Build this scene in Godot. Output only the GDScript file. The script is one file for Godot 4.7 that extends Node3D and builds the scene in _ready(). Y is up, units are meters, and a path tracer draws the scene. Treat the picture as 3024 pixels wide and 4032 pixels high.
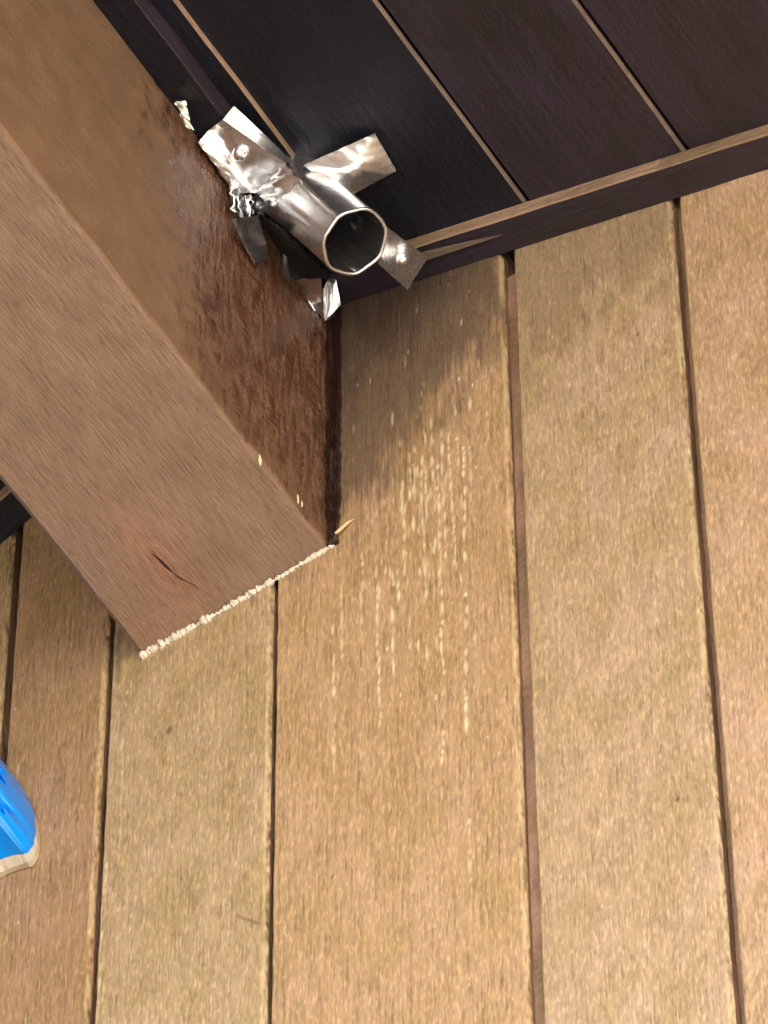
extends Node3D
# A gable peak seen from the ground: plank wall, ridge beam, dark soffit boards, a sheet-metal spout fixed in the corner.
# Wall face is z = 0, x runs along the wall, y is up; the lower corner of the ridge beam is near the origin.

const SLOPE := 0.4765                      # roof pitch, about 6 in 12
const RIDGE_X := -0.1235
const BEAM_L := -0.2025
const BEAM_R := -0.0450
const BEAM_B := -0.0055
const GROUND_Y := -6.15
const OVERHANG := 1.7
var cam_pos := Vector3(1.46528, -4.63569, 2.22814)
var cam_basis := Basis()
const FOCAL := 30657.23                    # in pixels of the 3024 x 4032 photograph
var E_DIR := Vector3(0.90276, -0.43017, 0) # down the right-hand roof slope
var N_DIR := Vector3(-0.43017, -0.90276, 0)# out of the right-hand soffit, downwards
var C0 := 0.0
var names := {}

# ---------------------------------------------------------------- helpers
func numbered(called: String) -> String:
	var k: int = names.get(called, -1) + 1
	names[called] = k
	return called if k == 0 else "%s_%03d" % [called, k]

func tag(o: Node, label: String, category: String, group := "") -> void:
	o.set_meta("label", label)
	o.set_meta("category", category)
	if group != "":
		o.set_meta("group", group)

func thing(called: String, label: String, category: String, at := Vector3.ZERO, group := "") -> Node3D:
	var o := Node3D.new()
	o.name = numbered(called)
	add_child(o)
	o.position = at
	tag(o, label, category, group)
	return o

func put(called: String, mesh: Mesh, mat: Material, parent: Node = null, at := Vector3.ZERO) -> MeshInstance3D:
	var o := MeshInstance3D.new()
	o.name = numbered(called) if parent == null else called
	o.mesh = mesh
	if mat != null:
		o.material_override = mat
	o.cast_shadow = GeometryInstance3D.SHADOW_CASTING_SETTING_ON
	(self if parent == null else parent).add_child(o, true)
	o.position = at
	return o

func tool() -> SurfaceTool:
	var st := SurfaceTool.new()
	st.begin(Mesh.PRIMITIVE_TRIANGLES)
	st.set_smooth_group(-1)
	return st

func done(st: SurfaceTool) -> ArrayMesh:
	st.generate_normals()
	return st.commit()

func tri(st: SurfaceTool, a: Vector3, b: Vector3, c: Vector3, ua := Vector2.ZERO, ub := Vector2.ZERO, uc := Vector2.ZERO) -> void:
	st.set_uv(ua); st.add_vertex(a)
	st.set_uv(ub); st.add_vertex(b)
	st.set_uv(uc); st.add_vertex(c)

func quad(st: SurfaceTool, a: Vector3, b: Vector3, c: Vector3, d: Vector3, ua := Vector2.ZERO, ub := Vector2.ZERO, uc := Vector2.ZERO, ud := Vector2.ZERO) -> void:
	tri(st, a, b, c, ua, ub, uc)
	tri(st, a, c, d, ua, uc, ud)

# A convex profile (local x, y) swept from s0 to s1 along `along`. wob: amplitude of edge wander. uvf: 0 none
func sweep(st: SurfaceTool, prof: Array, o: Vector3, ux: Vector3, uy: Vector3, along: Vector3, s0: float, s1: float, steps := 1, wob := 0.0, noise: FastNoiseLite = null, uvm := 0, smooth_id := -1) -> void:
	var rows := []
	for i in steps + 1:
		var s: float = lerp(s0, s1, float(i) / steps)
		var row := []
		for k in prof.size():
			var p: Vector2 = prof[k]
			if wob > 0.0 and noise != null:
				p.x += wob * noise.get_noise_3d(s * 100.0, (0.0 if p.x < 0.0 else 37.0) + o.x * 91.0, 5.0 * k * 0.15)
			row.append(o + ux * p.x + uy * p.y + along * s)
		rows.append(row)
	var n := prof.size()
	for i in steps:
		for k in n:
			var k2 := (k + 1) % n
			var a: Vector3 = rows[i][k]
			var b: Vector3 = rows[i][k2]
			var c: Vector3 = rows[i + 1][k2]
			var d: Vector3 = rows[i + 1][k]
			st.set_smooth_group(smooth_id)
			if uvm > 0:
				quad(st, a, b, c, d, sweep_uv(uvm, a), sweep_uv(uvm, b), sweep_uv(uvm, c), sweep_uv(uvm, d))
			else:
				quad(st, a, b, c, d)
	st.set_smooth_group(-1)
	for e in [0, steps]:
		for k in range(1, n - 1):
			var a: Vector3 = rows[e][0]
			var b: Vector3 = rows[e][k]
			var c: Vector3 = rows[e][k + 1]
			if uvm > 0:
				tri(st, a, b, c, sweep_uv(uvm, a), sweep_uv(uvm, b), sweep_uv(uvm, c))
			else:
				tri(st, a, b, c)

func sweep_uv(mode: int, p: Vector3) -> Vector2:
	return wall_uv(p) if mode == 1 else Vector2(p.x * 2.0, p.y * 2.0)

# Pixel of the photograph -> point on a plane of the scene
func hit(px: float, py: float, n: Vector3, c: float) -> Vector3:
	var d := cam_basis * Vector3((px - 1512.0) / FOCAL, -(py - 2016.0) / FOCAL, -1.0)
	var t := (c - n.dot(cam_pos)) / n.dot(d)
	return cam_pos + d * t
func on_wall(px: float, py: float, z := 0.0) -> Vector3: return hit(px, py, Vector3(0, 0, 1), z)
func on_side(px: float, py: float, off := 0.002) -> Vector3: return hit(px, py, Vector3(1, 0, 0), BEAM_R + off)
func on_soffit(px: float, py: float, off := 0.0) -> Vector3: return hit(px, py, N_DIR, C0 + off)

# Sheet metal: a bent patch between four corners, with thickness, bulge and wrinkles
func sheet(st: SurfaceTool, a: Vector3, b: Vector3, c: Vector3, d: Vector3, nu: int, nv: int, bulge: float, wrinkle: float, seed_n: int, thick := 0.0009, curl := 0.0) -> void:
	var nz := FastNoiseLite.new()
	nz.seed = seed_n
	nz.frequency = 0.9
	var nrm := (b - a).cross(d - a).normalized()
	if nrm.dot(cam_pos - a) < 0.0:
		nrm = -nrm
	var front := []
	var back := []
	for j in nv + 1:
		var v := float(j) / nv
		var rf := []
		var rb := []
		for i in nu + 1:
			var u := float(i) / nu
			var p: Vector3 = a.lerp(b, u).lerp(d.lerp(c, u), v)
			var h: float = bulge * sin(PI * u) * sin(PI * v) + curl * v * v
			h += wrinkle * nz.get_noise_2d(u * nu * 0.55, v * nv * 0.55)
			p += nrm * h
			rf.append(p + nrm * thick * 0.5)
			rb.append(p - nrm * thick * 0.5)
		front.append(rf)
		back.append(rb)
	for j in nv:
		for i in nu:
			st.set_smooth_group(1)
			quad(st, front[j][i], front[j][i + 1], front[j + 1][i + 1], front[j + 1][i])
			st.set_smooth_group(2)
			quad(st, back[j][i + 1], back[j][i], back[j + 1][i], back[j + 1][i + 1])
	st.set_smooth_group(-1)
	for i in nu:
		quad(st, front[0][i + 1], front[0][i], back[0][i], back[0][i + 1])
		quad(st, front[nv][i], front[nv][i + 1], back[nv][i + 1], back[nv][i])
	for j in nv:
		quad(st, front[j][0], front[j + 1][0], back[j + 1][0], back[j][0])
		quad(st, front[j + 1][nu], front[j][nu], back[j][nu], back[j + 1][nu])

func noise_bytes(w: int, h: int, sx: int, sy: int, freq: float, seed_n: int, kind := FastNoiseLite.TYPE_SIMPLEX_SMOOTH, oct := 3, warp := 0.0) -> PackedByteArray:
	var n := FastNoiseLite.new()
	n.noise_type = kind
	n.seed = seed_n
	n.frequency = freq
	n.fractal_type = FastNoiseLite.FRACTAL_FBM if oct > 1 else FastNoiseLite.FRACTAL_NONE
	n.fractal_octaves = oct
	if warp > 0.0:
		n.domain_warp_enabled = true
		n.domain_warp_amplitude = warp
		n.domain_warp_frequency = freq * 0.5
	var im := n.get_image(maxi(4, w / sx), maxi(4, h / sy), false, false, true)
	im.convert(Image.FORMAT_L8)
	im.resize(w, h, Image.INTERPOLATE_CUBIC)
	return im.get_data()

func srgb_byte(v: float) -> int:
	v = clampf(v, 0.0, 1.0)
	v = v * 12.92 if v <= 0.0031308 else 1.055 * pow(v, 1.0 / 2.4) - 0.055
	return int(v * 255.0 + 0.5)

func tex_from(w: int, h: int, data: PackedByteArray) -> ImageTexture:
	return ImageTexture.create_from_image(Image.create_from_data(w, h, false, Image.FORMAT_RGB8, data))

func normal_from(w: int, h: int, height: PackedByteArray, amount: float) -> ImageTexture:
	var im := Image.create_from_data(w, h, false, Image.FORMAT_L8, height)
	im.convert(Image.FORMAT_RGBA8)
	im.bump_map_to_normal_map(amount)
	return ImageTexture.create_from_image(im)

func mat(col: Color, rough := 0.8, metal := 0.0) -> StandardMaterial3D:
	var m := StandardMaterial3D.new()
	m.albedo_color = col
	m.roughness = rough
	m.metallic = metal
	return m

func smooth(a: float, b: float, x: float) -> float:
	return smoothstep(a, b, x)

# ---------------------------------------------------------------- textures
# Wall window: x -0.36 .. 0.40, y 0.42 .. -0.92
const WX0 := -0.36
const WX1 := 0.40
const WY0 := 0.42
const WY1 := -0.92
const TW := 1024
const TH := 1792
const SEAMS := [-0.3205, -0.2310, -0.0915, 0.1065, 0.2450]
const HALF := [0.0038, 0.0026, 0.0021, 0.0046, 0.0034]
var wall_mat: StandardMaterial3D
var wall_far_mat: StandardMaterial3D

func wall_uv(p: Vector3) -> Vector2:
	return Vector2((p.x - WX0) / (WX1 - WX0), (WY0 - p.y) / (WY0 - WY1))

func build_wall_material() -> void:
	var grain := noise_bytes(TW, TH, 1, 20, 0.15, 11)
	var fine := noise_bytes(TW, TH, 1, 7, 0.55, 12, FastNoiseLite.TYPE_SIMPLEX, 1)
	var hairline := noise_bytes(TW, TH, 1, 48, 0.42, 17, FastNoiseLite.TYPE_SIMPLEX, 2)
	var flake := noise_bytes(TW, TH, 1, 7, 0.30, 13, FastNoiseLite.TYPE_SIMPLEX_SMOOTH, 2)
	var mott := noise_bytes(TW, TH, 1, 2, 0.012, 14, FastNoiseLite.TYPE_SIMPLEX_SMOOTH, 4)
	var curl := noise_bytes(TW, TH, 1, 3, 0.055, 15, FastNoiseLite.TYPE_SIMPLEX_SMOOTH, 3, 60.0)
	var edge := noise_bytes(TW, TH, 1, 3, 0.03, 16, FastNoiseLite.TYPE_SIMPLEX_SMOOTH, 4)
	# pale runs of dried resin: each is a broken line of small specks down the board
	var speck := PackedFloat32Array()
	speck.resize(TW * TH)
	var rng := RandomNumberGenerator.new()
	rng.seed = 77
	var runs := [[-0.0418, -0.10, -0.29, 0.8], [-0.0340, -0.06, -0.16, 0.6], [-0.0180, -0.02, -0.14, 0.7], [-0.0070, -0.05, -0.27, 1.0], [0.0070, -0.085, -0.22, 0.9], [0.0110, -0.085, -0.13, 1.0], [0.0160, 0.03, -0.10, 0.8], [0.0252, 0.07, -0.05, 0.9], [0.0310, 0.05, -0.16, 0.9], [0.0345, 0.08, -0.02, 0.8], [0.0390, 0.095, -0.04, 1.0], [0.0450, 0.023, -0.28, 1.0], [0.0435, -0.30, -0.40, 0.8], [0.0490, 0.07, -0.10, 0.9], [0.0530, 0.06, -0.12, 0.8], [0.0600, 0.087, 0.01, 0.9], [0.0660, 0.04, -0.20, 1.0], [0.0640, -0.20, -0.37, 1.0], [0.0625, -0.45, -0.52, 0.6], [0.0720, 0.09, -0.02, 0.7], [0.0860, 0.11, 0.02, 0.5], [-0.3040, -0.05, -0.3, 0.4], [-0.2240, -0.25, -0.44, 0.6], [-0.2150, -0.10, -0.22, 0.4]]
	for r in runs:
		var y: float = r[1]
		var x: float = r[0]
		while y > r[2]:
			x += rng.randf_range(-0.0010, 0.0010)
			var len_m := rng.randf_range(0.006, 0.026)
			if rng.randf() < 0.84:
				stroke(speck, x, y, len_m, rng.randf_range(0.0005, 0.0012), r[3] * rng.randf_range(0.55, 1.0))
			y -= len_m * rng.randf_range(0.8, 1.25)
	for k in 700:
		var x := rng.randf_range(-0.40, 0.40)
		var y := rng.randf_range(-1.0, 0.3)
		stroke(speck, x, y, rng.randf_range(0.003, 0.014), rng.randf_range(0.0004, 0.0008), rng.randf_range(0.12, 0.45))
	for k in 150:   # splash below the spout
		var x := minf(rng.randfn(0.030, 0.026), 0.08)
		var y := rng.randfn(-0.05, 0.11)
		stroke(speck, x, y, rng.randf_range(0.004, 0.024), rng.randf_range(0.0004, 0.0010), rng.randf_range(0.15, 0.8))
	# dark nicks and scratches
	var nick := PackedFloat32Array()
	nick.resize(TW * TH)
	for n in [[-0.1045, -0.425, 0.010, 0.0006], [-0.0420, -0.425, 0.005, 0.0010], [0.2090, 0.045, 0.007, 0.0012], [0.2020, 0.052, 0.004, 0.0008], [-0.1760, -0.120, 0.012, 0.0022], [0.2150, -0.560, 0.007, 0.0013], [-0.2690, -0.160, 0.010, 0.0007]]:
		stroke(nick, n[0], n[1], n[2], n[3], 0.8)
	for k in 12:
		stroke(nick, -0.1160 + 0.0016 * k, -0.4080 - 0.0022 * k, 0.004, 0.0009, 0.6)
	for k in 160:
		stroke(nick, rng.randf_range(-0.35, 0.39), rng.randf_range(-0.9, 0.3), rng.randf_range(0.003, 0.05), rng.randf_range(0.0003, 0.0006), rng.randf_range(0.1, 0.4))
	stroke(nick, 0.0168, -0.30, 0.60, 0.0006, 0.35)
	# per-board base colours (linear)
	var tones := [Vector3(0.37, 0.262, 0.142), Vector3(0.355, 0.226, 0.120), Vector3(0.405, 0.296, 0.166), Vector3(0.440, 0.292, 0.156), Vector3(0.425, 0.305, 0.182), Vector3(0.450, 0.304, 0.184)]
	var data := PackedByteArray()
	data.resize(TW * TH * 3)
	var rough := PackedByteArray()
	rough.resize(TW * TH)
	var height := PackedByteArray()
	height.resize(TW * TH)
	var lut := PackedByteArray()
	lut.resize(1025)
	for i in 1025:
		lut[i] = srgb_byte(i / 1024.0)
	for j in TH:
		var y := WY0 + (WY1 - WY0) * (j + 0.5) / TH
		for i in TW:
			var x := WX0 + (WX1 - WX0) * (i + 0.5) / TW
			var q := j * TW + i
			var b := 0
			while b < 5 and x > SEAMS[b]:
				b += 1
			var g := grain[q] / 255.0 - 0.5
			var f := fine[q] / 255.0 - 0.5
			var fl := flake[q] / 255.0
			var mo := mott[q] / 255.0 - 0.5
			var cu := curl[q] / 255.0 - 0.5
			var hl := hairline[q] / 255.0
			var v := 1.0 + g * 0.26 + f * 0.34 + mo * 0.22
			v -= smooth(0.66, 0.80, hl) * (0.26 if b == 3 or b == 1 else 0.12)
			if b >= 4 or b == 2:
				v += cu * 0.42 - g * 0.14
			v += smooth(0.62, 0.78, fl) * (0.36 + 0.4 * maxf(0.0, cu)) - smooth(0.34, 0.2, fl) * 0.20
			var t: Vector3 = tones[b]
			var col := t * v
			col.z *= 1.0 + mo * 0.3
			# dark water stain with the shade under the spout painted in, ragged edge
			if b == 3 or b == 2:
				var e := (edge[q] / 255.0 - 0.5) * 2.0
				var reach := 0.040 + 0.10 * smooth(-0.03, 0.10, x)   # lower limit of the stain rises away from the beam
				var wet := smooth(-0.065, 0.060, y - reach + e * 0.060 + g * 0.12 + f * 0.03)
				wet *= 1.0 - 0.6 * smooth(0.085, 0.125, x + e * 0.03)
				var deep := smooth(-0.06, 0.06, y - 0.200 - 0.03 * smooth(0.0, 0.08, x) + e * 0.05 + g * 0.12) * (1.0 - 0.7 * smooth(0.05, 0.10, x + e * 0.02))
				var stain := Vector3(0.128, 0.090, 0.060) * (0.95 + g * 0.6 + f * 0.6)
				col = col.lerp(stain, wet * 0.86)
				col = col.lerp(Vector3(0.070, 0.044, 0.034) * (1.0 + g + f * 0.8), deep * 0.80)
			if b == 4:   # grey-olive tone with a ragged edge towards the top of the next board
				var e2 := (edge[q] / 255.0 - 0.5) * 2.0
				var w2 := smooth(-0.05, 0.07, y - 0.10 + e2 * 0.13 + cu * 0.1)
				col = col.lerp(Vector3(0.225, 0.165, 0.098) * (1.0 + g * 0.6 + f * 0.5), w2 * 0.55)
			# painted highlight along plank arrises that catch the light, broken by the grain
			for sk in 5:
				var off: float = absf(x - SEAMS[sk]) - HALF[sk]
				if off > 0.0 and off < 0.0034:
					var arris_glint := smooth(0.0034, 0.0016, off) * smooth(0.30, 0.60, fl * 0.2 + edge[q] / 255.0 * 0.8)
					col = col.lerp(Vector3(0.72, 0.58, 0.34), arris_glint * 0.42)
			var sp: float = speck[q]
			if sp > 0.0:
				col = col.lerp(Vector3(0.90, 0.79, 0.52), minf(sp, 0.95))
			col *= 1.0 - nick[q] * 0.75
			data[q * 3] = lut[clampi(int(col.x * 1024.0), 0, 1024)]
			data[q * 3 + 1] = lut[clampi(int(col.y * 1024.0), 0, 1024)]
			data[q * 3 + 2] = lut[clampi(int(col.z * 1024.0), 0, 1024)]
			height[q] = clampi(int(118.0 + g * 60.0 + f * 50.0 + (fl - 0.5) * 40.0 - smooth(0.66, 0.80, hl) * 40.0 + cu * 30.0 + sp * 60.0), 0, 255)
	wall_mat = mat(Color.WHITE, 0.62)
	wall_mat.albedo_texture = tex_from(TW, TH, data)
	wall_mat.normal_enabled = true
	wall_mat.normal_texture = normal_from(TW, TH, height, 3.0)
	wall_mat.normal_scale = 1.0

func stroke(buf: PackedFloat32Array, x: float, y: float, length: float, half_w: float, strength: float) -> void:
	var sx := TW / (WX1 - WX0)
	var sy := TH / (WY0 - WY1)
	var i0 := int((x - half_w * 1.5 - WX0) * sx)
	var i1 := int((x + half_w * 1.5 - WX0) * sx) + 1
	var j0 := int((WY0 - y) * sy)
	var j1 := int((WY0 - y + length) * sy) + 1
	for j in range(maxi(j0, 0), mini(j1, TH - 1) + 1):
		var tv := (float(j) - j0) / maxf(1.0, j1 - j0)
		var wv := sin(PI * clampf(tv * 0.9 + 0.05, 0.0, 1.0))
		for i in range(maxi(i0, 0), mini(i1, TW - 1) + 1):
			var du: float = absf((i + 0.5) / sx + WX0 - x) / half_w
			var s: float = strength * clampf(1.4 * wv - du * 0.8, 0.0, 1.0)
			buf[j * TW + i] = maxf(buf[j * TW + i], s)

# Plain wood: u across the grain, v along it (grain runs along v). base is linear.
func wood(w: int, h: int, seed_n: int, base: Vector3, contrast: float, rough: float, stretch := 14, bump := 4.0) -> StandardMaterial3D:
	var grain := noise_bytes(w, h, 1, stretch, 0.14, seed_n)
	var fine := noise_bytes(w, h, 1, 4, 0.40, seed_n + 1, FastNoiseLite.TYPE_SIMPLEX, 2)
	var mott := noise_bytes(w, h, 1, 3, 0.015, seed_n + 2, FastNoiseLite.TYPE_SIMPLEX_SMOOTH, 4)
	var data := PackedByteArray()
	data.resize(w * h * 3)
	var height := PackedByteArray()
	height.resize(w * h)
	for q in w * h:
		var g := grain[q] / 255.0 - 0.5
		var f := fine[q] / 255.0 - 0.5
		var mo := mott[q] / 255.0 - 0.5
		var v := 1.0 + contrast * (g * 0.55 + f * 0.35 + mo * 0.5)
		data[q * 3] = srgb_byte(base.x * v)
		data[q * 3 + 1] = srgb_byte(base.y * v)
		data[q * 3 + 2] = srgb_byte(base.z * v * (1.0 + mo * 0.3))
		height[q] = clampi(int(127.0 + g * 80.0 + f * 60.0), 0, 255)
	var m := mat(Color.WHITE, rough)
	m.albedo_texture = tex_from(w, h, data)
	m.normal_enabled = true
	m.normal_texture = normal_from(w, h, height, bump)
	return m

# Beam: side face (z 0 .. 0.45, y -0.02 .. 0.38) and underside (z 0 .. 0.45, x -0.22 .. -0.03)
func beam_side_material() -> StandardMaterial3D:
	var w := 768
	var h := 640
	var along := noise_bytes(w, h, 12, 1, 0.14, 41)
	var down := noise_bytes(w, h, 1, 8, 0.075, 42, FastNoiseLite.TYPE_SIMPLEX_SMOOTH, 3, 26.0)
	var hair := noise_bytes(w, h, 2, 4, 0.13, 46, FastNoiseLite.TYPE_SIMPLEX_SMOOTH, 2, 30.0)
	var mott := noise_bytes(w, h, 1, 1, 0.012, 43, FastNoiseLite.TYPE_SIMPLEX_SMOOTH, 4)
	var fine := noise_bytes(w, h, 2, 1, 0.35, 44, FastNoiseLite.TYPE_SIMPLEX, 2)
	var edge := noise_bytes(w, h, 1, 1, 0.02, 45, FastNoiseLite.TYPE_SIMPLEX_SMOOTH, 4)
	var data := PackedByteArray()
	data.resize(w * h * 3)
	var height := PackedByteArray()
	height.resize(w * h)
	var gloss := PackedByteArray()
	gloss.resize(w * h)
	for j in h:
		var y := 0.38 - 0.40 * (j + 0.5) / h
		for i in w:
			var z := 0.45 * (i + 0.5) / w
			var q := j * w + i
			var a := along[q] / 255.0 - 0.5
			var d := down[q] / 255.0 - 0.5
			var hr := hair[q] / 255.0 - 0.5
			var mo := mott[q] / 255.0 - 0.5
			var f := fine[q] / 255.0 - 0.5
			var e := (edge[q] / 255.0 - 0.5) * 2.0
			var col := Vector3(0.265, 0.163, 0.096) * (1.0 + a * 0.30 + f * 0.22 + mo * 0.3)
			# old water damage at the wall end: raised reddish-brown fibres, greyish film
			var s := 1.0 - smooth(0.13, 0.20, z + e * 0.05 - 0.12 * smooth(0.05, 0.30, y) * 0.4)
			s *= smooth(-0.03, 0.07, y + e * 0.05 + 0.03)
			var rot := Vector3(0.160, 0.070, 0.040) * (1.0 + d * 0.9 + a * 0.9 + f * 0.4)
			col = col.lerp(rot, s * 0.9)
			var film := smooth(-0.02, 0.26, d * 0.8 + hr * 0.5 + e * 0.34 + 0.10 * smooth(0.25, 0.08, y)) * s
			col = col.lerp(Vector3(0.27, 0.175, 0.115) * (1.0 + f * 0.4), film * 0.62)
			var streak := smooth(0.17, 0.30, a + hr * 0.3) * s
			col = col.lerp(Vector3(0.30, 0.19, 0.12), streak * 0.45)
			data[q * 3] = srgb_byte(col.x)
			data[q * 3 + 1] = srgb_byte(col.y)
			data[q * 3 + 2] = srgb_byte(col.z)
			gloss[q] = clampi(int(150.0 - s * 95.0 + f * 50.0 + d * 40.0), 30, 200)
			height[q] = clampi(int(120.0 + a * 40.0 + f * 40.0 + s * (d * 150.0 + hr * 60.0)), 0, 255)
	var m := mat(Color.WHITE, 1.0)
	m.roughness_texture = ImageTexture.create_from_image(Image.create_from_data(w, h, false, Image.FORMAT_L8, gloss))
	m.albedo_texture = tex_from(w, h, data)
	m.normal_enabled = true
	m.normal_texture = normal_from(w, h, height, 5.0)
	return m

func beam_under_material() -> StandardMaterial3D:
	var w := 384
	var h := 896   # v along the beam
	var grain := noise_bytes(w, h, 1, 22, 0.34, 51, FastNoiseLite.TYPE_SIMPLEX, 2)
	var fine := noise_bytes(w, h, 1, 5, 0.45, 52, FastNoiseLite.TYPE_SIMPLEX, 2)
	var mott := noise_bytes(w, h, 1, 2, 0.014, 53, FastNoiseLite.TYPE_SIMPLEX_SMOOTH, 4)
	var data := PackedByteArray()
	data.resize(w * h * 3)
	var height := PackedByteArray()
	height.resize(w * h)
	for j in h:
		var z := 0.45 * (j + 0.5) / h
		for i in w:
			var x := -0.22 + 0.19 * (i + 0.5) / w
			var q := j * w + i
			var g := grain[q] / 255.0 - 0.5
			var f := fine[q] / 255.0 - 0.5
			var mo := mott[q] / 255.0 - 0.5
			# the grain turns round a small knot near the wall
			var kd := Vector2((x + 0.1475) * 1.0, (z - 0.052) * 0.42).length()
			var ring := sin(kd * 900.0 + f * 3.0) * exp(-kd * 70.0)
			var v := 1.0 + g * 0.26 + f * 0.26 + mo * 0.26 + ring * 0.14
			v -= smooth(0.13, 0.34, -g) * 0.18
			var col := Vector3(0.232, 0.158, 0.115) * v
			var red := exp(-kd * 60.0)
			col = col.lerp(Vector3(0.34, 0.15, 0.095) * v, red * 0.6)
			var foot := smooth(0.06, 0.0, z + mo * 0.05) * smooth(-0.12, -0.19, x)
			col = col.lerp(Vector3(0.27, 0.155, 0.09) * (1.0 + f), foot * 0.5)
			data[q * 3] = srgb_byte(col.x)
			data[q * 3 + 1] = srgb_byte(col.y)
			data[q * 3 + 2] = srgb_byte(col.z)
			height[q] = clampi(int(125.0 + g * 80.0 + f * 50.0 + ring * 25.0), 0, 255)
	var m := mat(Color.WHITE, 0.6)
	m.albedo_texture = tex_from(w, h, data)
	m.normal_enabled = true
	m.normal_texture = normal_from(w, h, height, 4.0)
	return m

# ---------------------------------------------------------------- scene
func _ready() -> void:
	cam_basis = Basis(Vector3(0.83166634, -0.00400765, -0.55526124), Vector3(0.48297337, 0.49862975, 0.71979518), Vector3(0.27398509, -0.86680581, 0.41662916)).orthonormalized()
	C0 = N_DIR.dot(Vector3(0, 0.3195, 0))
	var cam := Camera3D.new()
	cam.name = "camera"
	cam.fov = 7.5246
	cam.near = 0.1
	cam.far = 600.0
	cam.transform = Transform3D(cam_basis, cam_pos)
	add_child(cam)
	cam.current = true

	var env := Environment.new()
	env.background_mode = Environment.BG_SKY
	var sky_m := ProceduralSkyMaterial.new()
	sky_m.sky_top_color = Color(0.47, 0.54, 0.64)
	sky_m.sky_horizon_color = Color(0.89, 0.85, 0.79)
	sky_m.ground_bottom_color = Color(0.30, 0.27, 0.23)
	sky_m.ground_horizon_color = Color(0.50, 0.50, 0.48)
	sky_m.sky_energy_multiplier = 1.2
	var sky := Sky.new()
	sky.sky_material = sky_m
	env.sky = sky
	env.tonemap_mode = Environment.TONE_MAPPER_LINEAR
	env.tonemap_exposure = 7.0
	env.sdfgi_enabled = true
	env.ssao_enabled = true
	env.ssil_enabled = true
	var we := WorldEnvironment.new()
	we.name = "environment"
	we.environment = env
	add_child(we)

	var sun := DirectionalLight3D.new()
	sun.name = "sun"
	sun.light_energy = 1.5
	sun.light_color = Color(1.0, 0.93, 0.82)
	sun.light_angular_distance = 0.5
	sun.shadow_enabled = true
	add_child(sun)
	sun.look_at_from_position(Vector3.ZERO, -Vector3(0.75, 0.62, -0.20), Vector3(0, 0, 1))

	build_ground()
	build_wall()
	build_roof()
	build_left_blocker()
	build_beam()
	build_trims()
	build_spout()
	build_small()

func build_ground() -> void:
	var pm := PlaneMesh.new()
	pm.size = Vector2(300, 300)
	var m := wood(256, 256, 91, Vector3(0.42, 0.38, 0.32), 0.35, 0.9, 1, 2.0)
	m.uv1_triplanar = true
	m.uv1_world_triplanar = true
	m.uv1_scale = Vector3(0.5, 0.5, 0.5)
	var g := put("ground", pm, m, null, Vector3(0, GROUND_Y, 0))
	g.set_meta("kind", "structure")

# a plank in view: painted face with a slightly wandering arris, bare wood on the groove sides
func plank_mesh(prof: Array, o: Vector3, nz: FastNoiseLite) -> ArrayMesh:
	var mesh := ArrayMesh.new()
	var face := tool()
	var bare := tool()
	var rows := []
	var steps := 90
	for i in steps + 1:
		var y: float = lerp(-0.915, 0.415, float(i) / steps)
		var row := []
		for p in prof:
			var w: float = 0.0006 * nz.get_noise_2d(y * 70.0, o.x * 900.0 + (0.0 if p.x < 0.0 else 40.0)) + 0.0002 * nz.get_noise_2d(y * 260.0, o.x * 700.0 + (9.0 if p.x < 0.0 else 60.0))
			row.append(Vector3(o.x + p.x + w, y, p.y))
		rows.append(row)
	for i in steps:
		for k in 8:
			var k2 := (k + 1) % 8
			var a: Vector3 = rows[i][k]
			var b: Vector3 = rows[i][k2]
			var c: Vector3 = rows[i + 1][k2]
			var d: Vector3 = rows[i + 1][k]
			if k == 0 or k >= 6:
				quad(bare, a, b, c, d, Vector2(a.z * 3.0, a.y), Vector2(b.z * 3.0, b.y), Vector2(c.z * 3.0, c.y), Vector2(d.z * 3.0, d.y))
			else:
				face.set_smooth_group(-1 if k == 3 else (1 if k < 3 else 2))
				quad(face, a, b, c, d, wall_uv(a), wall_uv(b), wall_uv(c), wall_uv(d))
	face.generate_normals()
	bare.generate_normals()
	face.commit(mesh)
	bare.commit(mesh)
	return mesh

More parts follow.
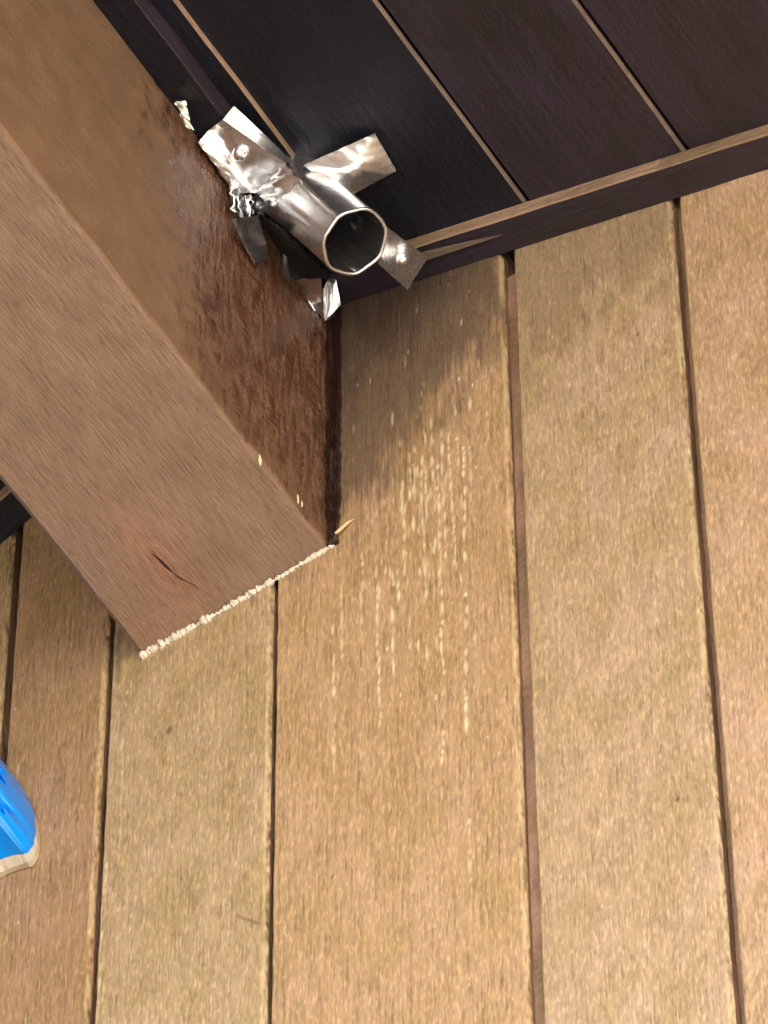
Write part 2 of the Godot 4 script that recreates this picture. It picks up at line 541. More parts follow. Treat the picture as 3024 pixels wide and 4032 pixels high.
func build_wall() -> void:
	build_wall_material()
	wall_far_mat = wood(512, 512, 21, Vector3(0.39, 0.275, 0.165), 0.9, 0.65)
	var root := thing("gable_wall", "tan gable wall of upright tongue and groove planks below the dark soffit", "wall", Vector3.ZERO)
	var nz := FastNoiseLite.new()
	nz.seed = 5
	nz.frequency = 0.35
	# [left seam, right seam, groove half width left, groove half width right]
	var half := HALF
	var groove_mat := wood(256, 512, 25, Vector3(0.230, 0.142, 0.088), 1.2, 0.7)
	var spans := []
	for k in 4:
		spans.append([SEAMS[k] + half[k], SEAMS[k + 1] - half[k + 1], true])
	spans.append([SEAMS[4] + half[4], 0.3880 - 0.003, true])
	spans.append([-0.4150, SEAMS[0] - half[0], true])
	var widths := [0.14, 0.19, 0.09, 0.14]
	var x := 0.388
	var k := 0
	while x < 2.9:
		var w: float = widths[k % 4]
		spans.append([x + 0.003, x + w - 0.003, false])
		x += w
		k += 1
	x = -0.4150
	while x > -0.55:
		var w: float = widths[(k + 1) % 4]
		spans.append([x - w + 0.003, x - 0.003, false])
		x -= w
		k += 1
	for s in spans:
		var x0: float = s[0]
		var x1: float = s[1]
		var c := (x0 + x1) * 0.5
		var hw := (x1 - x0) * 0.5
		var top := 0.3195 + 0.06 - SLOPE * absf(c - RIDGE_X) + SLOPE * hw + 0.06
		var prof := [Vector2(-hw, -0.018), Vector2(-hw, -0.0042), Vector2(-hw + 0.0008, -0.0016), Vector2(-hw + 0.0026, 0.0), Vector2(hw - 0.0026, 0.0), Vector2(hw - 0.0008, -0.0016), Vector2(hw, -0.0042), Vector2(hw, -0.018)]
		var st := tool()
		var o := Vector3(c, 0, 0)
		if s[2]:
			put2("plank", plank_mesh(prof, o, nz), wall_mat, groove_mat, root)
			st = tool()
			sweep(st, prof, o, Vector3.RIGHT, Vector3(0, 0, 1), Vector3.UP, GROUND_Y + 0.2, -0.9155, 1, 0.0, null, 2)
			put("plank", done(st), wall_far_mat, root)
		else:
			sweep(st, prof, o, Vector3.RIGHT, Vector3(0, 0, 1), Vector3.UP, GROUND_Y + 0.2, minf(top, 0.415), 1, 0.0, null, 2)
			put("plank", done(st), wall_far_mat, root)
	# tongues at the bottom of the grooves: shallow in the wide seam, deep in the others
	var depth := [0.0165, 0.0165, 0.0165, 0.0070, 0.0105]
	for i in 5:
		var st := tool()
		sweep(st, [Vector2(-0.006, -0.0175), Vector2(-0.006, -depth[i]), Vector2(0.006, -depth[i]), Vector2(0.006, -0.0175)], Vector3(SEAMS[i], 0, 0), Vector3.RIGHT, Vector3(0, 0, 1), Vector3.UP, -0.91, 0.245 if i == 3 else 0.38, 20, 0.0, null, 2)
		put("tongue", done(st), groove_mat, root)
	var st := tool()
	sweep(st, [Vector2(-3.0, -0.10), Vector2(-3.0, -0.0185), Vector2(3.0, -0.0185), Vector2(3.0, -0.10)], Vector3.ZERO, Vector3.RIGHT, Vector3(0, 0, 1), Vector3.UP, GROUND_Y, -1.06)
	put("sheathing", done(st), wall_far_mat, root)
	st = tool()
	var pk := Vector2(RIDGE_X, 0.385)
	var poly := [Vector2(-2.9, -1.06), Vector2(2.9, -1.06), Vector2(2.9, 0.385 - SLOPE * (2.9 - RIDGE_X)), pk, Vector2(-2.9, 0.385 - SLOPE * (2.9 + RIDGE_X))]
	sweep(st, poly, Vector3.ZERO, Vector3.RIGHT, Vector3.UP, Vector3(0, 0, 1), -0.10, -0.0185)
	put("sheathing", done(st), wall_far_mat, root)

var dark_mats := []
var raw_mat: StandardMaterial3D
var edge_mat: StandardMaterial3D

func slope_frame(side: int) -> Array:   # [origin on the soffit plane at the ridge, down-slope, out of the soffit]
	var e := Vector3(E_DIR.x * side, E_DIR.y, 0)
	var n := Vector3(N_DIR.x * side, N_DIR.y, 0)
	var yr := 0.3195 - SLOPE * RIDGE_X + 0.0133
	return [Vector3(RIDGE_X, yr, 0), e, n]

# a board whose face is stained dark; the arris towards the next board (board) or the whole edge (strip) shows raw wood
func stained_bar(s0: float, s1: float, drop: float, thick: float, z0: float, z1: float, fr: Array, steps := 1, wob := 0.0, nz: FastNoiseLite = null, board := true) -> ArrayMesh:
	var mesh := ArrayMesh.new()
	var o: Vector3 = fr[0]
	var e: Vector3 = fr[1]
	var n: Vector3 = fr[2]
	var face := tool()
	var raw := tool()
	for i in steps:
		var pts := []
		for t in [i, i + 1]:
			var z: float = lerp(z0, z1, float(t) / steps)
			var w0 := 0.0
			var w1 := 0.0
			if nz != null:
				w0 = wob * nz.get_noise_2d(z * 90.0, s0 * 300.0)
				w1 = wob * nz.get_noise_2d(z * 90.0, s1 * 300.0 + 50.0)
			var zv := Vector3(0, 0, z)
			var prof := [[s0 + w0, drop - thick], [s0 + w0, drop - 0.0007], [s0 + 0.0007 + w0, drop], [s1 - 0.0020 + w1, drop], [s1 + w1, drop - 0.0024], [s1 - 0.0030 + w1, drop - 0.0060], [s1 - 0.0030 + w1, drop - thick]]
			if not board:
				prof = [[s0 + w0, drop - thick], [s0 + w0, drop - 0.0006], [s0 + 0.0006 + w0, drop], [s1 - 0.0006 + w1, drop], [s1 + w1, drop - 0.0006], [s1 + w1, drop - thick * 0.5], [s1 + w1, drop - thick]]
			var row := []
			for c in prof:
				row.append(o + e * c[0] + n * c[1] + zv)
			pts.append(row)
		for k in 7:
			var k2 := (k + 1) % 7
			var st: SurfaceTool = raw if k == 3 or (not board and (k == 4 or k == 5)) else face
			var uvs := []
			for p in [pts[0][k], pts[0][k2], pts[1][k2], pts[1][k]]:
				var pv: Vector3 = p
				uvs.append(Vector2(((pv - o).dot(e) + (pv - o).dot(n)) * 2.4, pv.z * 2.4))
			quad(st, pts[0][k], pts[0][k2], pts[1][k2], pts[1][k], uvs[0], uvs[1], uvs[2], uvs[3])
		for cap in [0, 1]:
			if (cap == 0 and i == 0) or (cap == 1 and i == steps - 1):
				for k in range(1, 6):
					tri(raw, pts[cap][0], pts[cap][k], pts[cap][k + 1], Vector2(0, 0), Vector2(0.02, 0), Vector2(0.02, 0.02))
	face.generate_normals()
	raw.generate_normals()
	face.commit(mesh)
	raw.commit(mesh)
	return mesh

func put2(called: String, mesh: ArrayMesh, m0: Material, m1: Material, parent: Node) -> MeshInstance3D:
	var o := put(called, mesh, null, parent)
	mesh.surface_set_material(0, m0)
	mesh.surface_set_material(1, m1)
	return o

func build_roof() -> void:
	dark_mats = [wood(320, 640, 61, Vector3(0.0062, 0.0076, 0.0175), 0.9, 0.5, 26, 1.6), wood(320, 640, 64, Vector3(0.0255, 0.0187, 0.0300), 0.8, 0.5, 26, 1.6), wood(320, 640, 67, Vector3(0.0270, 0.0225, 0.0330), 0.8, 0.5, 26, 1.6)]
	raw_mat = wood(256, 256, 71, Vector3(0.255, 0.172, 0.110), 0.9, 0.7)
	edge_mat = wood(256, 256, 73, Vector3(0.150, 0.112, 0.082), 1.3, 0.7)
	var root := thing("roof", "roof overhang lined with dark stained soffit boards with raw tan edges", "roof")
	var nz := FastNoiseLite.new()
	nz.seed = 9
	nz.frequency = 0.3
	var ridge_s: float = 0.0
	for side in [1, -1]:
		var fr := slope_frame(side)
		var o: Vector3 = fr[0]
		var e: Vector3 = fr[1]
		# first seam measured on the photograph, then one board every 0.146 m
		var s_first: float = 0.0140 - slope_frame(1)[0].dot(E_DIR)
		var cuts := [0.03]
		var s: float = s_first
		while s < (3.3 if side == 1 else 0.6):
			cuts.append(s)
			s += 0.1455
		for k in cuts.size() - 1:
			var a: float = cuts[k] + 0.0021
			var b: float = cuts[k + 1] - 0.0021
			var m: Material = dark_mats[mini(k, 1 + k % 2)]
			var near := k < 5
			put2("soffit_board", stained_bar(a, b, 0.0, 0.016, -0.10, OVERHANG, fr, 40 if near else 1, 0.0007, nz if near else null), m, edge_mat, root)
		var st := tool()
		sweep(st, [Vector2(-0.02, -0.09), Vector2(-0.02, -0.0165), Vector2(3.35 if side == 1 else 0.535, -0.0165), Vector2(3.35 if side == 1 else 0.535, -0.09)], o, e, fr[2], Vector3(0, 0, 1), -3.0, OVERHANG + 0.01)
		put("roof_deck", done(st), mat(Color(0.12, 0.11, 0.11), 0.9), root)

# unseen dark box added on the left to keep light off that side
func build_left_blocker() -> void:
	var root := thing("left_light_blocker", "unseen dark box added left of the gable to block light", "blocker", Vector3(-2.62, GROUND_Y, 1.2))
	var bm := BoxMesh.new()
	bm.size = Vector3(4.0, 7.9, 2.4)
	put("wall", bm, wood(256, 256, 97, Vector3(0.055, 0.045, 0.038), 0.6, 0.8), root, Vector3(0, 3.95, 0))  # body of the added light blocker

func build_trims() -> void:
	var nz := FastNoiseLite.new()
	nz.seed = 19
	nz.frequency = 0.3
	for side in [1, -1]:
		var fr := slope_frame(side)
		var o: Vector3 = fr[0]
		var e: Vector3 = fr[1]
		var n: Vector3 = fr[2]
		# rake trim: runs down the slope against the wall; its front is raw, its underside dark
		var mesh := ArrayMesh.new()
		var face := tool()
		var raw := tool()
		var s0 := 0.105 if side == 1 else 0.110
		var s1 := 3.1 if side == 1 else 0.535
		var steps := 60
		for i in steps:
			var sa: float = lerp(s0, s1, pow(float(i) / steps, 2.0))
			var sb: float = lerp(s0, s1, pow(float(i + 1) / steps, 2.0))
			var rows := []
			for s in [sa, sb]:
				var w := 0.0008 * nz.get_noise_2d(s * 80.0, 3.0)
				var row := []
				for c in [[0.0005, 0.0005], [0.0005, 0.0130 + w], [0.0262, 0.0130 + w], [0.0275, 0.0118 + w], [0.0275, 0.0005]]:
					row.append(o + e * s + n * c[1] + Vector3(0, 0, c[0]))
				rows.append(row)
			for k in 5:
				var k2 := (k + 1) % 5
				var st: SurfaceTool = face if k == 1 else raw
				var a: Vector3 = rows[0][k]
				var b: Vector3 = rows[0][k2]
				quad(st, a, b, rows[1][k2], rows[1][k], Vector2(b.z * 3.0 if k != 1 else a.z * 3.0, sa * 2.4), Vector2(b.z * 3.0 + 0.03, sa * 2.4), Vector2(b.z * 3.0 + 0.03, sb * 2.4), Vector2(b.z * 3.0 if k != 1 else a.z * 3.0, sb * 2.4))
			if i == 0:
				for k in range(1, 4):
					tri(raw, rows[0][0], rows[0][k], rows[0][k + 1])
		face.generate_normals()
		raw.generate_normals()
		face.commit(mesh)
		raw.commit(mesh)
		mesh.surface_set_material(0, dark_mats[1 if side == 1 else 0])
		mesh.surface_set_material(1, raw_mat)
		var t := put("rake_trim", mesh, null)
		if side == 1:
			tag(t, "dark strip with a tan front edge along wall top beside the metal spout", "trim")
		else:
			tag(t, "dark strip along wall top on the beam side away from the spout", "trim")
		# two stacked cover strips along the beam
		var sb0: float = 0.0
		if side == 1:
			sb0 = (BEAM_R - RIDGE_X) / E_DIR.x
		else:
			sb0 = (RIDGE_X - BEAM_L) / E_DIR.x
		var o1: float = slope_frame(1)[0].dot(E_DIR)
		var sA := -0.1530 - o1
		var sB := -0.1346 - o1
		var a1 := put2("cover_strip", stained_bar(sb0 + 0.0045, sA, 0.0172, 0.0170, 0.0285, OVERHANG, fr, 40, 0.0012, nz, false), dark_mats[0], dark_mats[1], null)
		var b1 := put2("cover_strip", stained_bar(sA + 0.0004, sB, 0.0045, 0.0043, 0.0285, OVERHANG, fr, 40, 0.0008, nz, false), dark_mats[0], raw_mat, null)
		if side == 1:
			tag(a1, "thick dark strip lining the beam side that the spout hangs on", "trim")
			tag(b1, "thin dark strip with tan edge beside thick strip above spout", "trim")
		else:
			tag(a1, "thick dark strip lining the far side of the ridge beam", "trim")
			tag(b1, "thin dark strip beside thick strip on far side of ridge beam", "trim")
	# a tapered tan sliver under the rake trim
	var fr := slope_frame(1)
	var p0 := on_soffit(1670, 1003, 0.0036)
	var p1 := on_soffit(1980, 922, 0.0012)
	var st := tool()
	var dz := Vector3(0, 0, 0.005)
	var nn: Vector3 = fr[2] * 0.0036
	var q0 := on_soffit(1560, 1035, 0.0036)
	for seg in [[q0, p0], [p0, p1]]:
		var a: Vector3 = seg[0]
		var b: Vector3 = seg[1]
		var kb: float = 0.12 if seg[1] == p1 else 1.0
		var A := [a - dz, a + dz * 0.2, a + dz * 0.2 - nn, a - dz - nn]
		var B := [b - dz * kb, b + dz * 0.2 * kb, b + dz * 0.2 * kb - nn * 0.6, b - dz * kb - nn * 0.6]
		for k in 4:
			quad(st, A[k], A[(k + 1) % 4], B[(k + 1) % 4], B[k], Vector2(0, 0), Vector2(0.1, 0), Vector2(0.1, 0.5), Vector2(0, 0.5))
	var sl := put("tan_sliver", done(st), raw_mat)
	sl.material_override = edge_mat
	tag(sl, "thin tapering tan sliver under the trim right of the spout tab", "sliver")

func build_beam() -> void:
	var root := thing("ridge_beam", "broad brown ridge beam running out of the gable wall with a stained side", "beam", Vector3.ZERO)
	var side_m := beam_side_material()
	var under_m := beam_under_material()
	var nz := FastNoiseLite.new()
	nz.seed = 31
	nz.frequency = 0.25
	var mesh := ArrayMesh.new()
	var u := tool()
	var sd := tool()
	var ot := tool()
	var steps := 60
	var topy := 0.372
	for i in steps:
		var rows := []
		for t in [i, i + 1]:
			var z: float = lerp(0.0, OVERHANG - 0.03, float(t) / steps)
			var w := 0.0016 * nz.get_noise_2d(z * 60.0, 1.0) + 0.0005 * nz.get_noise_2d(z * 300.0, 4.0)
			var w2 := 0.0012 * nz.get_noise_2d(z * 60.0, 9.0)
			var bv := 0.0034
			rows.append([Vector3(BEAM_L + w2, topy, z), Vector3(BEAM_L + w2, BEAM_B + bv, z), Vector3(BEAM_L + bv + w2, BEAM_B, z), Vector3(BEAM_R - bv + w, BEAM_B, z), Vector3(BEAM_R + w - bv * 0.3, BEAM_B + bv * 0.3, z), Vector3(BEAM_R + w, BEAM_B + bv, z), Vector3(BEAM_R, topy, z)])
		for k in 6:
			var st: SurfaceTool = ot if k == 0 else (sd if k >= 4 else u)
			var c := [rows[0][k], rows[0][k + 1], rows[1][k + 1], rows[1][k]]
			var uv := []
			for p in c:
				if st == sd or k == 0:
					uv.append(Vector2(p.z / 0.45, (0.38 - p.y) / 0.40))
				else:
					uv.append(Vector2((p.x + 0.22) / 0.19, p.z / 0.45))
			quad(st, c[0], c[1], c[2], c[3], uv[0], uv[1], uv[2], uv[3])
		if i == steps - 1:
			for k in range(1, 6):
				tri(ot, rows[1][0], rows[1][k], rows[1][k + 1], Vector2(0.5, 0.5), Vector2(0.6, 0.5), Vector2(0.6, 0.6))
		quad(ot, rows[0][6], rows[1][6], rows[1][0], rows[0][0])
	for st in [u, sd, ot]:
		st.generate_normals()
	u.commit(mesh)
	var ob := put("underside", mesh, under_m, root)
	var m2 := ArrayMesh.new()
	sd.commit(m2)
	put("stained_side", m2, side_m, root).set_meta("label", "water stained side with raised reddish brown fibres")
	var m3 := ArrayMesh.new()
	ot.commit(m3)
	put("far_side", m3, wood(256, 512, 81, Vector3(0.36, 0.21, 0.115), 0.7, 0.62), root)
	# drying check in the knot: a sunken dark slit
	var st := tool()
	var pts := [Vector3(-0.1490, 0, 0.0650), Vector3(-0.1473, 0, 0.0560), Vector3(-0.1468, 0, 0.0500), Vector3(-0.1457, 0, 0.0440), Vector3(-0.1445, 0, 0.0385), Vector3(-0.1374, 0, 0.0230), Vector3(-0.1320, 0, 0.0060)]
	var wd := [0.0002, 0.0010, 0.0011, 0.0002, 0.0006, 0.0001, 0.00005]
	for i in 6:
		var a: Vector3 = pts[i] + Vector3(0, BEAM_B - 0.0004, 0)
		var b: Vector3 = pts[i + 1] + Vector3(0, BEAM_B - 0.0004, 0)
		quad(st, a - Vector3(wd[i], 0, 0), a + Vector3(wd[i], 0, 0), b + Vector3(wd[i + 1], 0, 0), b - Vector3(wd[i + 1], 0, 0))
	for d in [[1022, 1812, 14, 40], [1172, 1965, 8, 32], [1187, 1985, 8, 20]]:
		var dp := tool()
		bead(dp, [on_side(d[0], d[1] - d[3] * 0.5, 0.0), on_side(d[0] + 2, d[1], 0.0004), on_side(d[0] + d[2] * 0.3, d[1] + d[3] * 0.5, 0.0)], [0.0004, 0.00009 * d[2], 0.0004], 5, 0.2)
		put("resin_drop", done(dp), mat(Color(0.93, 0.88, 0.74), 0.25), root)
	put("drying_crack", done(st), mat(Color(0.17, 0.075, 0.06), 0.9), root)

# ---------------------------------------------------------------- sheet-metal spout
func build_spout() -> void:
	var tin := mat(Color(0.95, 0.96, 0.98), 0.24, 0.97)
	var nt := NoiseTexture2D.new()
	nt.width = 256
	nt.height = 256
	nt.as_normal_map = true
	nt.bump_strength = 1.2
	var nn := FastNoiseLite.new()
	nn.seed = 3
	nn.frequency = 0.02
	nt.noise = nn
	nt.seamless = true
	tin.normal_enabled = true
	tin.normal_texture = nt
	tin.normal_scale = 0.16
	tin.uv1_triplanar = true
	tin.uv1_scale = Vector3(9, 9, 9)
	var rt := NoiseTexture2D.new()
	rt.width = 256
	rt.height = 256
	rt.seamless = true
	var rn := FastNoiseLite.new()
	rn.seed = 6
	rn.frequency = 0.012
	rn.fractal_octaves = 5
	rt.noise = rn
	var ramp := Gradient.new()
	ramp.set_color(0, Color(0.45, 0.45, 0.45))
	ramp.set_color(1, Color(1, 1, 1))
	rt.color_ramp = ramp
	tin.roughness = 0.36
	tin.roughness_texture = rt
	var root := thing("metal_spout", "bent sheet metal spout with riveted tabs nailed in the beam corner", "spout", Vector3.ZERO)
	var axis := Vector3(0.372, -0.921, -0.1045).normalized()
	var front := hit(1396, 951, cam_basis.z, cam_basis.z.dot(Vector3(0.0390, 0.2170, 0.0905)))
	var rear := front - axis * 0.165
	var side := axis.cross(Vector3(0, 0, 1)).normalized()
	var up := side.cross(axis).normalized()
	var nz := FastNoiseLite.new()
	nz.seed = 8
	nz.frequency = 0.6
	var seg := 40
	var rows := 16
	var outer := []
	var inner := []
	for j in rows + 1:
		var t := float(j) / rows
		var c := rear.lerp(front, t)
		var ro := []
		var ri := []
		for i in seg:
			var a := TAU * i / seg
			var r := 0.0241 * (1.0 + 0.04 * cos(2.0 * a + 0.6) + 0.022 * cos(7.0 * a + 0.8) + 0.02 * nz.get_noise_3d(cos(a) * 2.0, sin(a) * 2.0, t * 3.0))
			r *= 1.0 + 0.10 * (1.0 - t) * (1.0 - t)
			var d := side * cos(a) + up * sin(a)
			ro.append(c + d * r)
			ri.append(c + d * (r - 0.0011))
		outer.append(ro)
		inner.append(ri)
	var st := tool()
	st.set_smooth_group(1)
	for j in rows:
		for i in seg:
			var i2 := (i + 1) % seg
			quad(st, outer[j][i], outer[j][i2], outer[j + 1][i2], outer[j + 1][i])
	put("tube", done(st), tin, root)
	st = tool()
	st.set_smooth_group(1)
	for j in rows:
		for i in seg:
			var i2 := (i + 1) % seg
			quad(st, inner[j][i2], inner[j][i], inner[j + 1][i], inner[j + 1][i2])
	var bright := tin.duplicate()
	bright.roughness = 0.10
	bright.roughness_texture = null
	put("tube_inside", done(st), bright, root)
	# rolled lip
	st = tool()
	st.set_smooth_group(1)
	for i in seg:
		var ring := []
		for ii in [i, (i + 1) % seg]:
			var po: Vector3 = outer[rows][ii]
			var pi_: Vector3 = inner[rows][ii]
			var mid := (po + pi_) * 0.5
			var dr := (po - front).normalized()
			var r6 := []
			for k in 6:
				var b := TAU * k / 6.0
				r6.append(mid + (dr * cos(b) + axis * sin(b)) * 0.0015)
			ring.append(r6)
		for k in 6:
			quad(st, ring[0][k], ring[0][(k + 1) % 6], ring[1][(k + 1) % 6], ring[1][k])
	put("lip", done(st), tin, root)

	# flat plate nailed up along the beam, folded over the beam side
	st = tool()
	var f0 := on_soffit(878, 470, 0.010)
	var f1 := on_soffit(1121, 640, 0.016)
	var l0 := on_soffit(817, 517, 0.0085)
	var l1 := on_soffit(1010, 760, 0.020)
	sheet(st, f0, on_soffit(922, 416, 0.003), on_soffit(1157, 640, 0.006), f1, 6, 10, 0.0005, 0.0005, 4)
	sheet(st, l0, f0, f1, l1, 8, 12, 0.0012, 0.0010, 5)
	sheet(st, l1, f1, on_soffit(1190, 720, 0.030), on_soffit(1085, 820, 0.034), 8, 8, 0.004, 0.0026, 6)
	var plate := put("plate", done(st), tin, root)
	rivet(plate, on_soffit(946, 604, 0.017), tin)
	st = tool()
	sheet(st, on_side(780, 560, 0.004), l0, l1, on_side(925, 760, 0.004), 8, 14, 0.003, 0.0026, 7)
	put("folded_edge", done(st), tin, root)
	# torn shreds between plate and beam
	var rng := RandomNumberGenerator.new()
	rng.seed = 12
	st = tool()
	var shreds := [[915, 745, 30, 95], [940, 760, 26, 110], [965, 770, 22, 90], [990, 775, 26, 70], [1010, 790, 34, 60], [905, 720, 22, 60]]
	for s in shreds:
		var a := on_side(s[0], s[1], rng.randf_range(0.006, 0.014))
		var b := on_side(s[0] + s[2], s[1] + rng.randf_range(-8, 8), rng.randf_range(0.006, 0.016))
		var c := on_side(s[0] + s[2] * 0.8, s[1] + s[3], rng.randf_range(0.003, 0.008))
		var d := on_side(s[0] + s[2] * 0.3, s[1] + s[3] * 0.95, rng.randf_range(0.003, 0.008))
		sheet(st, a, b, c, d, 3, 6, rng.randf_range(-0.004, 0.004), 0.005, rng.randi() % 999)
	put("torn_edge", done(st), tin, root)
	# tab on the beam side
	st = tool()
	sheet(st, on_side(915, 862, 0.012), on_side(1014, 848, 0.016), on_side(1060, 1016, 0.004), on_side(1003, 1042, 0.003), 10, 14, -0.007, 0.0010, 21)
	put("mounting_tab", done(st), tin, root)
	# wing lying against the soffit
	st = tool()
	sheet(st, on_soffit(1195, 650, 0.012), on_soffit(1476, 524, -0.008), on_soffit(1560, 672, -0.009), on_soffit(1370, 775, 0.010), 16, 14, 0.007, 0.0008, 22)
	put("mounting_tab", done(st), tin, root)
	# tab with a rivet reaching over the rake trim
	st = tool()
	var ta := on_soffit(1490, 868, 0.046)
	var tb := on_soffit(1683, 1014, 0.016)
	var tc := on_soffit(1603, 1140, 0.024)
	var td := on_soffit(1490, 1040, 0.050)
	sheet(st, ta, tb, tc, td, 14, 10, -0.005, 0.0008, 23)
	var tab := put("mounting_tab", done(st), tin, root)
	rivet(tab, on_soffit(1583, 1022, 0.030), tin)
	# tab tucked into the wall joint, its right half bent to face the light below
	st = tool()
	var da := on_side(1168, 1100, 0.003)
	var db := on_soffit(1312, 1092, 0.055)
	var dm := on_soffit(1265, 1095, 0.050)
	var tip := on_wall(1276, 1269, 0.006)
	var tip2 := on_wall(1262, 1235, 0.012)
	sheet(st, da, dm, tip, on_side(1240, 1225, 0.003), 8, 8, 0.001, 0.001, 24)
	var fn := Vector3(0.29, -0.75, 0.59).normalized()
	var fc := fn.dot(tip)
	sheet(st, hit(1290, 1100, fn, fc), hit(1322, 1094, fn, fc), hit(1342, 1200, fn, fc), tip, 8, 8, 0.0015, 0.0003, 25)
	sheet(st, hit(1256, 1180, fn, fc), hit(1290, 1100, fn, fc), hit(1310, 1180, fn, fc), tip, 6, 6, 0.001, 0.0003, 28)
	put("mounting_tab", done(st), tin, root)
	# dark sheet painted in for the shaded gap behind the tube
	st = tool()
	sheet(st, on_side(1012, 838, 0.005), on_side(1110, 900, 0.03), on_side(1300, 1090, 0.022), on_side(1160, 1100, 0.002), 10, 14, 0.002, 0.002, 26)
	put("dark_gap_sheet", done(st), mat(Color(0.03, 0.03, 0.035), 0.85), root)
	st = tool()
	sheet(st, on_side(1115, 1000, 0.010), on_side(1128, 1010, 0.012), on_side(1140, 1102, 0.008), on_side(1124, 1085, 0.008), 3, 6, 0.001, 0.001, 27)
	put("torn_edge", done(st), tin, root)

func rivet(parent: Node3D, at: Vector3, m: Material) -> void:
	var s := SphereMesh.new()
	s.radius = 0.0058
	s.height = 0.0116
	s.radial_segments = 20
	s.rings = 10
	var o := put("rivet", s, m, parent, at)
	o.scale = Vector3(1, 1, 1)

# ---------------------------------------------------------------- small things
func bead(st: SurfaceTool, pts: Array, radii: Array, seed_n: int, lump: float) -> void:
	var nz := FastNoiseLite.new()
	nz.seed = seed_n
	nz.frequency = 1.0
	var rings := []
	for i in pts.size():
		var p: Vector3 = pts[i]
		var d: Vector3 = (pts[mini(i + 1, pts.size() - 1)] - pts[maxi(i - 1, 0)]).normalized()
		var sx := d.cross(Vector3(0.3, 0.5, 0.8)).normalized()
		var sy := d.cross(sx)
		var row := []
		for k in 8:
			var a := TAU * k / 8.0
			var r: float = radii[i] * (1.0 + lump * nz.get_noise_3d(i * 0.9, cos(a) * 1.5, sin(a) * 1.5))
			row.append(p + (sx * cos(a) + sy * sin(a)) * r)
		rings.append(row)
	st.set_smooth_group(1)
	for i in pts.size() - 1:
		for k in 8:
			quad(st, rings[i][k], rings[i][(k + 1) % 8], rings[i + 1][(k + 1) % 8], rings[i + 1][k])
	for e in [0, pts.size() - 1]:
		for k in range(1, 7):
			tri(st, rings[e][0], rings[e][k], rings[e][k + 1])

func build_small() -> void:
	var rng := RandomNumberGenerator.new()
	rng.seed = 55
	# pale brittle sealant under the beam end
	var st := tool()
	var pts := []
	var rad := []
	var cn := FastNoiseLite.new()
	cn.seed = 64
	cn.frequency = 1.0
	for i in 320:
		var t := i / 319.0
		var lump := maxf(0.0, 0.55 + 1.2 * cn.get_noise_1d(i * 0.07))
		var chip := cn.get_noise_1d(i * 0.75 + 90.0)
		pts.append(Vector3(lerp(BEAM_L + 0.001, BEAM_R + 0.004, t), BEAM_B - 0.0008 - 0.0014 * cn.get_noise_1d(i * 0.12 + 30.0) - 0.0006 * chip - 0.002 * sin(t * 3.0), 0.0008 + 0.0006 * cn.get_noise_1d(i * 0.4 + 50.0)))
		rad.append(0.0007 + (0.0026 + 0.0004 * chip) * lump * (1.35 - 0.7 * t))
	bead(st, pts, rad, 61, 0.5)
	var b := put("sealant_bead", done(st), mat(Color(0.86, 0.83, 0.77), 0.40))
	tag(b, "crumbly pale sealant line under the end of the ridge beam", "sealant")
	# dark glossy sealant up the joint of beam and wall
	st = tool()
	pts = []
	rad = []
	for i in 60:
		var t := i / 59.0
		pts.append(Vector3(BEAM_R + 0.0035 + 0.0008 * rng.randf(), lerp(BEAM_B - 0.002, 0.335, t), 0.0015))
		rad.append(0.0058 + 0.0014 * cn.get_noise_1d(i * 0.22 + 200.0) - (0.0014 if t < 0.1 else 0.0))
	bead(st, pts, rad, 62, 0.2)
	b = put("sealant_bead", done(st), mat(Color(0.150, 0.085, 0.078), 0.14))
	tag(b, "dark brown glossy sealant filling upright joint between beam and wall", "sealant")
	# pale blobs of the same sealant at the lower corner
	st = tool()
	bead(st, [Vector3(BEAM_R + 0.005, 0.002, 0.003), Vector3(BEAM_R + 0.010, 0.004, 0.003), Vector3(BEAM_R + 0.016, 0.010, 0.002), Vector3(BEAM_R + 0.021, 0.012, 0.001)], [0.0008, 0.0015, 0.0011, 0.0004], 63, 0.8)
	b = put("sealant_blob", done(st), mat(Color(0.82, 0.74, 0.58), 0.35))
	tag(b, "small pale sealant blob at the foot of the dark upright joint", "sealant")
	# scrap of pale foil in the gap above the beam
	st = tool()
	var fo := [on_side(692, 402, 0.005), on_side(730, 396, 0.012), on_side(762, 512, 0.008), on_side(728, 500, 0.004)]
	sheet(st, fo[0], fo[1], fo[2], fo[3], 6, 9, 0.003, 0.007, 71, 0.0005)
	var foil := put("foil_scrap", done(st), mat(Color(0.93, 0.93, 0.87), 0.3, 0.85))
	tag(foil, "small crumpled pale foil scrap stuck in gap above the beam", "foil")
	build_blue()

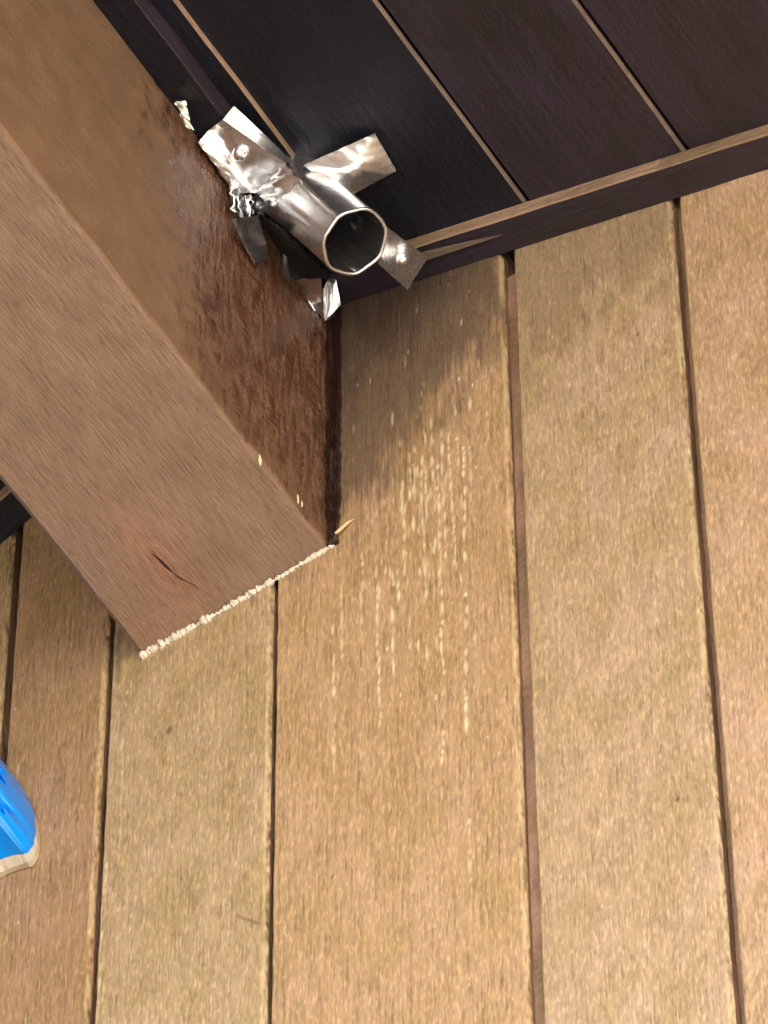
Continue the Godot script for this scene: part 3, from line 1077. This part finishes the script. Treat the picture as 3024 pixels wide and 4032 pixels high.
func build_blue() -> void:
	var root := thing("plastic_wrap", "crumpled bright blue plastic wrapping with a pale lining against the planks", "wrapping", on_wall(-60, 3270, 0.0))
	var nz := FastNoiseLite.new()
	nz.seed = 27
	nz.frequency = 1.0
	nz.fractal_type = FastNoiseLite.FRACTAL_RIDGED
	nz.fractal_octaves = 2
	var outline := [[-260, 2760], [-120, 2850], [-10, 2970], [60, 3060], [118, 3140], [150, 3215], [160, 3300], [152, 3355], [128, 3392], [80, 3402], [20, 3425], [-60, 3470], [-220, 3520], [-330, 3300], [-340, 3000]]
	for layer in 2:
		var st := tool()
		var n := 44
		var rings := 12
		var c := Vector2(-60, 3190)
		var g := []
		for r in rings + 1:
			var t := float(r) / rings
			var row := []
			for i in n:
				var u := float(i) / n * outline.size()
				var k := int(u)
				var a: Array = outline[k]
				var b: Array = outline[(k + 1) % outline.size()]
				var p := Vector2(a[0], a[1]).lerp(Vector2(b[0], b[1]), u - k)
				if layer == 1:
					p = c + (p - c) * 0.985 + Vector2(6, 26)
				p = c + (p - c) * t
				var fold := nz.get_noise_2d(p.x * 0.0070 + layer * 7.0, p.y * 0.0075)
				var z := 0.010 + 0.040 * sqrt(maxf(0.0, 1.0 - t * t)) + 0.032 * fold * (1.0 - pow(t, 6.0))
				if layer == 1:
					z = 0.004 + 0.010 * sqrt(maxf(0.0, 1.0 - t * t)) + 0.002 * fold
				row.append(on_wall(p.x, p.y, 0.0) + Vector3(0, 0, maxf(z, 0.002)) - root.position)
			g.append(row)
		for r in rings:
			for i in n:
				var i2 := (i + 1) % n
				quad(st, g[r][i], g[r][i2], g[r + 1][i2], g[r + 1][i])
		for i in n:   # side wall and back
			var i2 := (i + 1) % n
			var p0: Vector3 = g[rings][i]
			var p1: Vector3 = g[rings][i2]
			var back := 0.0045 if layer == 0 else 0.0006
			quad(st, p0, p1, Vector3(p1.x, p1.y, back), Vector3(p0.x, p0.y, back))
			tri(st, Vector3(p0.x, p0.y, back), Vector3(p1.x, p1.y, back), Vector3(g[0][0].x, g[0][0].y, back))
		if layer == 0:
			put("blue_sheet", done(st), mat(Color(0.0, 0.56, 1.0), 0.24), root)
		else:
			put("pale_lining", done(st), mat(Color(0.74, 0.70, 0.62), 0.45), root)
